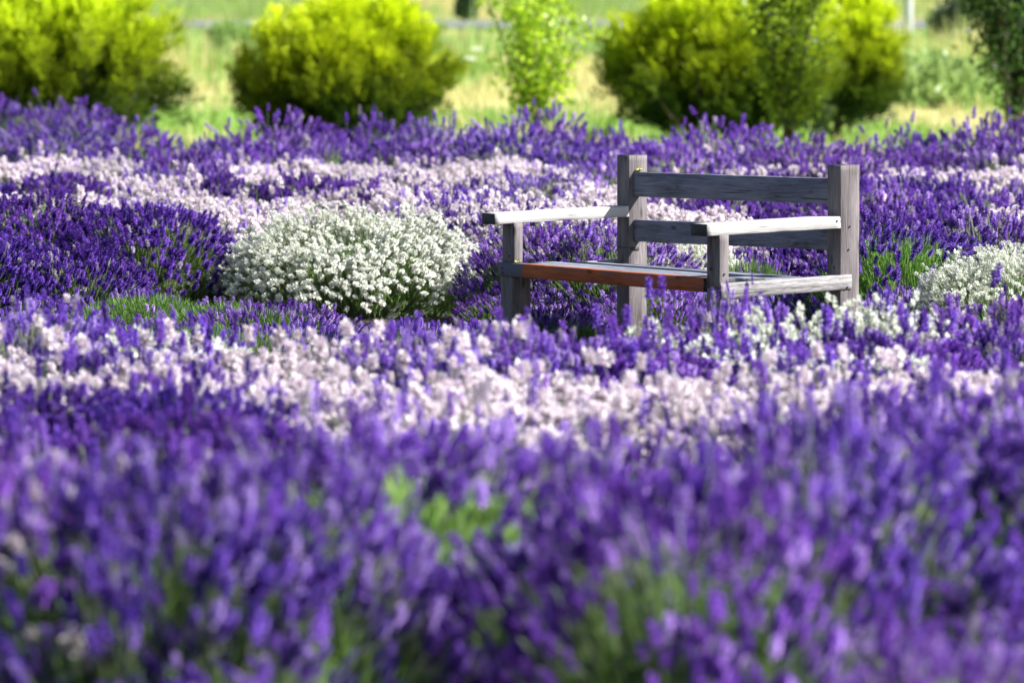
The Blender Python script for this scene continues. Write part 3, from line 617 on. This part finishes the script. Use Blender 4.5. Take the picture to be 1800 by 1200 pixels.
# ---------------------------------------------------------------- shrubs behind the bed
def limb(V, Q, pts, rad, seg=6):
    base = len(V)
    for i, (p, r) in enumerate(zip(pts, rad)):
        p = Vector(p); q = Vector(pts[min(i + 1, len(pts) - 1)]) - Vector(pts[max(i - 1, 0)]); q.normalize()
        a = q.orthogonal().normalized(); b = q.cross(a)
        for s in range(seg):
            t = s * 2 * math.pi / seg; V.append(tuple(p + (a * math.cos(t) + b * math.sin(t)) * r))
    for i in range(len(pts) - 1):
        for s in range(seg): Q.append((base + i * seg + s, base + i * seg + (s + 1) % seg, base + (i + 1) * seg + (s + 1) % seg, base + (i + 1) * seg + s))
def golden_conifer(px, Y, H, Wd, label, seed, lean=0.0, n=5200, plumes=95, flat=.75):
    rng = np.random.default_rng(seed); rr = random.Random(seed)
    X = (px - 900) / FPX * Y; root = empty("golden_conifer", (X, Y, ground_z(Y)))
    tag(root, label, "shrub", "golden conifer shrubs beyond the lavender")
    # crown: vase of upswept plumes fanning from the base, each plume a tuft of feathery sprays
    pos, dr, gl = [], [], []; limbs = []
    for i in range(plumes):
        a = rr.uniform(0, 6.283); el = rr.random() ** .75                      # 0 low and outward, 1 upright
        top = H * (.30 + .72 * el) * rr.uniform(.86, 1.05); rad = Wd / 2 * (1.0 - .75 * max(0, el - .45) / .55 * flat) * rr.uniform(.62, 1.12)
        if el > .8: rad *= rr.random() ** .5
        stray = rr.random() < .12
        if stray: rad *= 1.12; top *= 1.06
        tip = Vector((rad * math.cos(a) + lean * top, rad * math.sin(a), top))
        b0 = Vector((.22 * Wd * math.cos(a) * rr.random(), .22 * Wd * math.sin(a) * rr.random(), H * .05)); mid = b0.lerp(tip, .5) + Vector((0, 0, -.05 * H)) + Vector((math.cos(a), math.sin(a), 0)) * rad * .12
        limbs.append((b0, mid, tip)); m = int(n / plumes)
        for k in range(m):
            t = 1 - .72 * rr.random() ** 1.25; p = b0 * (1 - t) ** 2 + mid * 2 * t * (1 - t) + tip * t * t
            fat = (.07 if stray else .125) * Wd / 2 * (1.35 - .9 * t); ax = (tip - mid).normalized()
            off = Vector((rr.gauss(0, 1), rr.gauss(0, 1), rr.gauss(0, .8))) * fat * .75
            pos.append(tuple(p + off)); dr.append(tuple(ax * 1.0 + off / max(fat, .01) * .45 + Vector((0, 0, .25)))); gl.append(max(0, (t - .42) / .58) ** 1.3 * (.04 + 1.3 * el))  # gold tips are growth; low and inner sprays coloured darker as painted shade
    n = len(pos); pos, dr = np.array(pos), np.array(dr) + rng.normal(0, .22, (n, 3)); pos[:, 2] = np.maximum(pos[:, 2], .05)
    X_, Y_, Z_ = basis(dr); V, Q, C = [], [], []; base = 0
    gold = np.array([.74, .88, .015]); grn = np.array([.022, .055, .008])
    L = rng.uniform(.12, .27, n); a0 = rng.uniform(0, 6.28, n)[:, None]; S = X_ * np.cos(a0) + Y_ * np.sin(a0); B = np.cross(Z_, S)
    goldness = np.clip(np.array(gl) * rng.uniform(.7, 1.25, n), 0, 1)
    spr = [(0, 0, 1.0, 0.0), (.2, 1, .5, .7), (.2, -1, .5, .7), (.42, 1, .42, .65), (.42, -1, .42, .65), (.62, 1, .3, .6), (.62, -1, .3, .6)]
    for (t0, side, ln, out) in spr:
        dd = Z_ * (1 - out * .5) + S * side * out + B * rng.normal(0, .18, (n, 1)); dd /= np.linalg.norm(dd, axis=1, keepdims=True)
        p = pos + Z_ * (L * t0)[:, None]; l = (L * ln)[:, None]; wv = np.cross(dd, B); wd = .008 + .006 * rng.random((n, 1))
        v4 = np.stack([p, p + dd * l * .55 + wv * wd, p + dd * l, p + dd * l * .55 - wv * wd], 1).reshape(-1, 3)
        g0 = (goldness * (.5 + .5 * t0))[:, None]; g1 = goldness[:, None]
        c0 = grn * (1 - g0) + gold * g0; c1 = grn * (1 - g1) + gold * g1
        C.append(np.stack([c0, (c0 + c1) / 2, c1, (c0 + c1) / 2], 1).reshape(-1, 3)); V.append(v4)
        Q.append(np.arange(n * 4).reshape(-1, 4) + base); base += n * 4
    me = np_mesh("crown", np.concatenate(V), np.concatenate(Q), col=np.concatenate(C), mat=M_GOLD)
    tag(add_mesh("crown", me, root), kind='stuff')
    V, Q = [], []
    for (b0, mid, tip) in limbs[::5]: limb(V, Q, [(b0.x * .4, b0.y * .4, -.05), b0, mid, tip], [.035, .03, .018, .004])
    add_mesh("trunk", np_mesh("trunk", V, Q, mat=M_BARK, smooth=True), root)
golden_conifer(95, 54, 1.75, 2.2, "round golden conifer at the left, cut by the left edge", 31, n=11000, plumes=170)
golden_conifer(592, 55, 1.46, 1.85, "golden conifer standing alone in the middle left of the meadow edge", 32, lean=.13, n=10000, plumes=150, flat=.5)
golden_conifer(1270, 56, 1.72, 2.2, "largest golden conifer, with a leafy shrub before its right side", 33, n=13000, plumes=190)
golden_conifer(1462, 58, 1.66, 1.2, "narrow golden conifer against the right side of the largest one", 34, lean=.04, n=5000, plumes=75)

def leafy_shrub(name, px, Y, H, label, seed, stems, spread, nleaf, cols, leaf=(.05, .028), up=.5, fill=.25, trunk_r=.02, tmin=.25, cat="shrub"):
    rng = np.random.default_rng(seed); rr = random.Random(seed)
    X = (px - 900) / FPX * Y; root = empty(name, (X, Y, ground_z(Y))); tag(root, label, cat)
    V, Q = [], []; tw = []
    for i in range(stems):
        a = rr.uniform(0, 6.283); sp = spread * rr.uniform(.25, 1)
        h = H * rr.uniform(.7, 1.0); pts = []
        for t in (0, .25, .5, .75, 1):
            pts.append(Vector((sp * t ** 1.2 * math.cos(a) + rr.uniform(-.03, .03), sp * t ** 1.2 * math.sin(a) + rr.uniform(-.03, .03), h * t - .03)))
        limb(V, Q, pts, [trunk_r * (1 - .8 * t) for t in (0, .25, .5, .75, 1)]); tw.append(pts)
        for _ in range(7):
            t = rr.uniform(.25, .95); j = min(3, int(t * 4)); p = pts[j].lerp(pts[j + 1], t * 4 - j)
            b = rr.uniform(0, 6.283); ln = rr.uniform(.2, .45) * H * .35
            q = [p, p + Vector((math.cos(b) * ln * .6, math.sin(b) * ln * .6, ln * .5)), p + Vector((math.cos(b) * ln, math.sin(b) * ln, ln * 1.1))]
            limb(V, Q, q, [trunk_r * .35, trunk_r * .22, trunk_r * .08], 4); tw.append([q[0], q[0].lerp(q[1], .5), q[1], q[1].lerp(q[2], .5), q[2]])
    add_mesh("trunk", np_mesh("trunk", V, Q, mat=M_BARK, smooth=True), root)
    pos = []
    while len(pos) < nleaf:
        pts = rr.choice(tw); t = rr.uniform(tmin if len(pts) and pts[0].z < .1 else 0, .999); j = int(t * 4); p = pts[j].lerp(pts[j + 1], t * 4 - j)
        if p.z < .12: continue
        pos.append(p + Vector((rr.gauss(0, fill * .2), rr.gauss(0, fill * .2), rr.gauss(0, fill * .2))))
    pos = np.array([tuple(p) for p in pos]); n = nleaf
    D = rng.normal(0, .7, (n, 3)) + np.array([0, 0, up]); X_, Y_, Z_ = basis(D); a = rng.uniform(0, 6.28, n)[:, None]; S = X_ * np.cos(a) + Y_ * np.sin(a); B = np.cross(Z_, S)
    l = rng.uniform(.7, 1.25, n)[:, None] * leaf[0]; wd = leaf[1] * rng.uniform(.7, 1.2, n)[:, None]
    Vv = np.stack([pos, pos + Z_ * l * .5 + S * wd * .5 + B * wd * .15, pos + Z_ * l, pos + Z_ * l * .5 - S * wd * .5 + B * wd * .15], 1).reshape(-1, 3)
    g = rng.random((n, 1)) ; C = np.array(cols[0]) * (1 - g) + np.array(cols[1]) * g
    tag(add_mesh("leaves", np_mesh("leaves", Vv, np.arange(n * 4).reshape(-1, 4), col=np.repeat(C, 4, 0), mat=M_BROAD), root), kind='stuff')
leafy_shrub("leafy_sapling", 945, 53, 1.75, "slender bright green sapling with many thin stems between the golden conifers", 41, 12, .62, 2500, ((.20, .34, .03), (.55, .68, .04)), leaf=(.07, .048), fill=.3, trunk_r=.014)
leafy_shrub("leafy_shrub", 1385, 52, 1.95, "upright green leafy shrub before the largest golden conifer", 42, 12, .45, 5200, ((.035, .085, .015), (.40, .52, .03)), leaf=(.07, .042), fill=.35, trunk_r=.018)
leafy_shrub("young_tree", 1778, 51, 3.0, "dark green small tree with several trunks at the right edge", 43, 14, .62, 9500, ((.03, .07, .02), (.10, .19, .04)), leaf=(.07, .042), fill=.5, trunk_r=.032, tmin=.12, cat="tree")

# ---------------------------------------------------------------- meadow grass, wild flowers, far shrubs, pole
def meadow_grass():
    rng = np.random.default_rng(5); rr = random.Random(5); P, C, Ln, Wd = [], [], [], []
    straw, green, tall = np.array((.60, .56, .24)), np.array((.26, .42, .08)), np.array((.30, .42, .15))
    for _ in range(15000):
        Y = 47 + 98 * rr.random() ** .9; X = rr.uniform(-1, 1) * (.1 * Y + 2)
        if 111.5 < Y < 120: continue
        vv = meadow_patch(X, Y); s = (vv + (.08 if Y < 84 else -.15)) * 3 + .2 > rr.random(); tuft = noise.noise(Vector((X * .9, Y * .5, 9))) > .15
        h = (.10 if Y < 80 else rr.uniform(.15, .38)) * rr.uniform(.7, 1.4) * (1.8 if tuft else .8) * (.3 if 96 < Y < 122 else 1)
        c = straw if s else (tall if Y > 85 and rr.random() < .6 else green)
        for b in range(9):
            P.append((X + rr.gauss(0, .12), Y + rr.gauss(0, .15), 0)); C.append(c * rr.uniform(.75, 1.25)); Ln.append(h * rr.uniform(.6, 1.2)); Wd.append(.012 + .010 * rr.random())
    P = np.array(P); P[:, 2] = [ground_z(y) for y in P[:, 1]]; n = len(P)
    me = blades(rng, P, np.array([0, 0, 1.]) + rng.normal(0, .22, (n, 3)), np.array(Ln), np.array(Wd), np.clip(np.array(C), 0, .9), M_GRASS, "meadow_grass")
    tag(add_mesh("meadow_grass", me), "short dry and green meadow grass covering the slope beyond the bed", "grass", kind='stuff')
meadow_grass()
def far_shrub(px, py, h, wd, label, seed, cols, n=1800):
    # base on the rising slope: solve for Y so that the top sits at py
    Y = 66.0
    while 600 + FPX * ((CAM_H - ground_z(Y) - h) / Y - TANP) > py and Y < 150: Y += .25
    rng = np.random.default_rng(seed); X = (px - 900) / FPX * Y; root = empty("wild_shrub", (X, Y, ground_z(Y))); tag(root, label, "shrub", "wild shrubs on the slope")
    th = rng.uniform(0, 6.283, n); u = rng.uniform(0, 1, n); f = rng.uniform(.4, 1, n) ** .5
    lump = np.array([1 + .35 * noise.noise(Vector((math.cos(a) * 2 + seed, math.sin(a) * 2, q * 3))) for a, q in zip(th, u)])
    pos = np.stack([np.cos(th) * np.sqrt(1 - u ** 2) * wd / 2 * f * lump, np.sin(th) * np.sqrt(1 - u ** 2) * wd / 2 * f * lump, (.12 + .88 * u * lump) * h * f], 1)
    g = rng.random((n, 1)); C = np.array(cols[0]) * (1 - g) + np.array(cols[1]) * g
    me = blades(rng, pos, rng.normal(0, .8, (n, 3)) + pos / h + np.array([0, 0, .5]), rng.uniform(.08, .16, n), rng.uniform(.04, .07, n), C, M_BROAD, "crown")
    tag(add_mesh("crown", me, root), kind='stuff')
    V, Q = [], []
    for i in range(5): limb(V, Q, [(0, 0, -.05), (wd * .12 * math.cos(i * 1.3), wd * .12 * math.sin(i * 1.3), h * .35), (wd * .3 * math.cos(i * 1.3), wd * .3 * math.sin(i * 1.3), h * .8)], [.03, .02, .006], 5)
    add_mesh("trunk", np_mesh("trunk", V, Q, mat=M_BARK), root)
far_shrub(405, 48, .55, .9, "soft green wild shrub on the slope between the left two golden conifers", 51, ((.14, .24, .06), (.30, .44, .12)))
far_shrub(820, -40, .95, .38, "narrow dark green wild shrub above the middle golden conifer", 53, ((.04, .09, .04), (.09, .15, .06)))
far_shrub(1645, 105, .6, 1.5, "wide olive green wild shrub left of the dark young tree", 54, ((.24, .32, .10), (.38, .48, .17)), n=1100)
far_shrub(1690, -10, .9, 1.2, "dark wild shrub near the road at upper right", 55, ((.08, .12, .07), (.16, .2, .1)))
far_shrub(1585, 118, .4, .9, "small olive wild shrub right of the narrow golden conifer", 56, ((.26, .34, .10), (.38, .46, .16)), n=900)
def umbel(px, py, h, seed, label):
    Y = 66.0
    while 600 + FPX * ((CAM_H - ground_z(Y) - h) / Y - TANP) > py and Y < 150: Y += .25
    rng = np.random.default_rng(seed); root = empty("wild_flower", ((px - 900) / FPX * Y, Y, ground_z(Y))); tag(root, label, "wildflower", "white wild flowers in the meadow")
    V, Q = [], []; limb(V, Q, [(0, 0, -.02), (.02, 0, h * .5), (0, 0, h * .92)], [.006, .005, .004], 5)
    for i in range(8): limb(V, Q, [(0, 0, h * .9), (.05 * math.cos(i * .8), .05 * math.sin(i * .8), h)], [.002, .002], 3)
    add_mesh("stem", np_mesh("stem", V, Q, col=np.tile((.15, .25, .06), (len(V), 1)), mat=M_STEM), root)
    n = 90; a = rng.uniform(0, 6.28, n); r = .075 * np.sqrt(rng.random(n)); p = np.stack([r * np.cos(a), r * np.sin(a), h + .02 - r * .2 + rng.normal(0, .006, n)], 1)
    add_mesh("flower_head", blades(rng, p, rng.normal(0, .5, (n, 3)) + np.array([0, 0, 1]), np.full(n, .018), np.full(n, .016), np.tile((.85, .86, .8), (n, 1)), M_FLOWER, "flower_head"), root)
umbel(826, 106, .5, 61, "white umbel flower lower of the two right of the middle golden conifer")
umbel(838, 88, .6, 62, "white umbel flower upper of the two right of the middle golden conifer")
umbel(790, 112, .45, 63, "pale umbel flower close beside the middle golden conifer")
umbel(556, 16, .6, 64, "white umbel flower behind the top of the middle golden conifer")
umbel(1702, 56, .5, 65, "white umbel flower beside the far dark shrub at right")
def pole():
    Y = 109.0; X = (1596 - 900) / FPX * Y; root = empty("roadside_pole", (X, Y, ground_z(Y))); tag(root, "pale grey pole standing by the road beyond the meadow", "pole")
    V, Q = [], []; limb(V, Q, [(0, 0, -.2), (0, 0, 2.5), (0, 0, 5.2)], [.085, .08, .07], 14); add_mesh("shaft", np_mesh("shaft", V, Q, mat=M_POLE, smooth=True), root)
    V, Q = [], []; limb(V, Q, [(0, 0, 5.19), (0, 0, 5.26), (0, 0, 5.3)], [.078, .078, .01], 14); add_mesh("cap", np_mesh("cap", V, Q, mat=M_POLE), root)
pole()
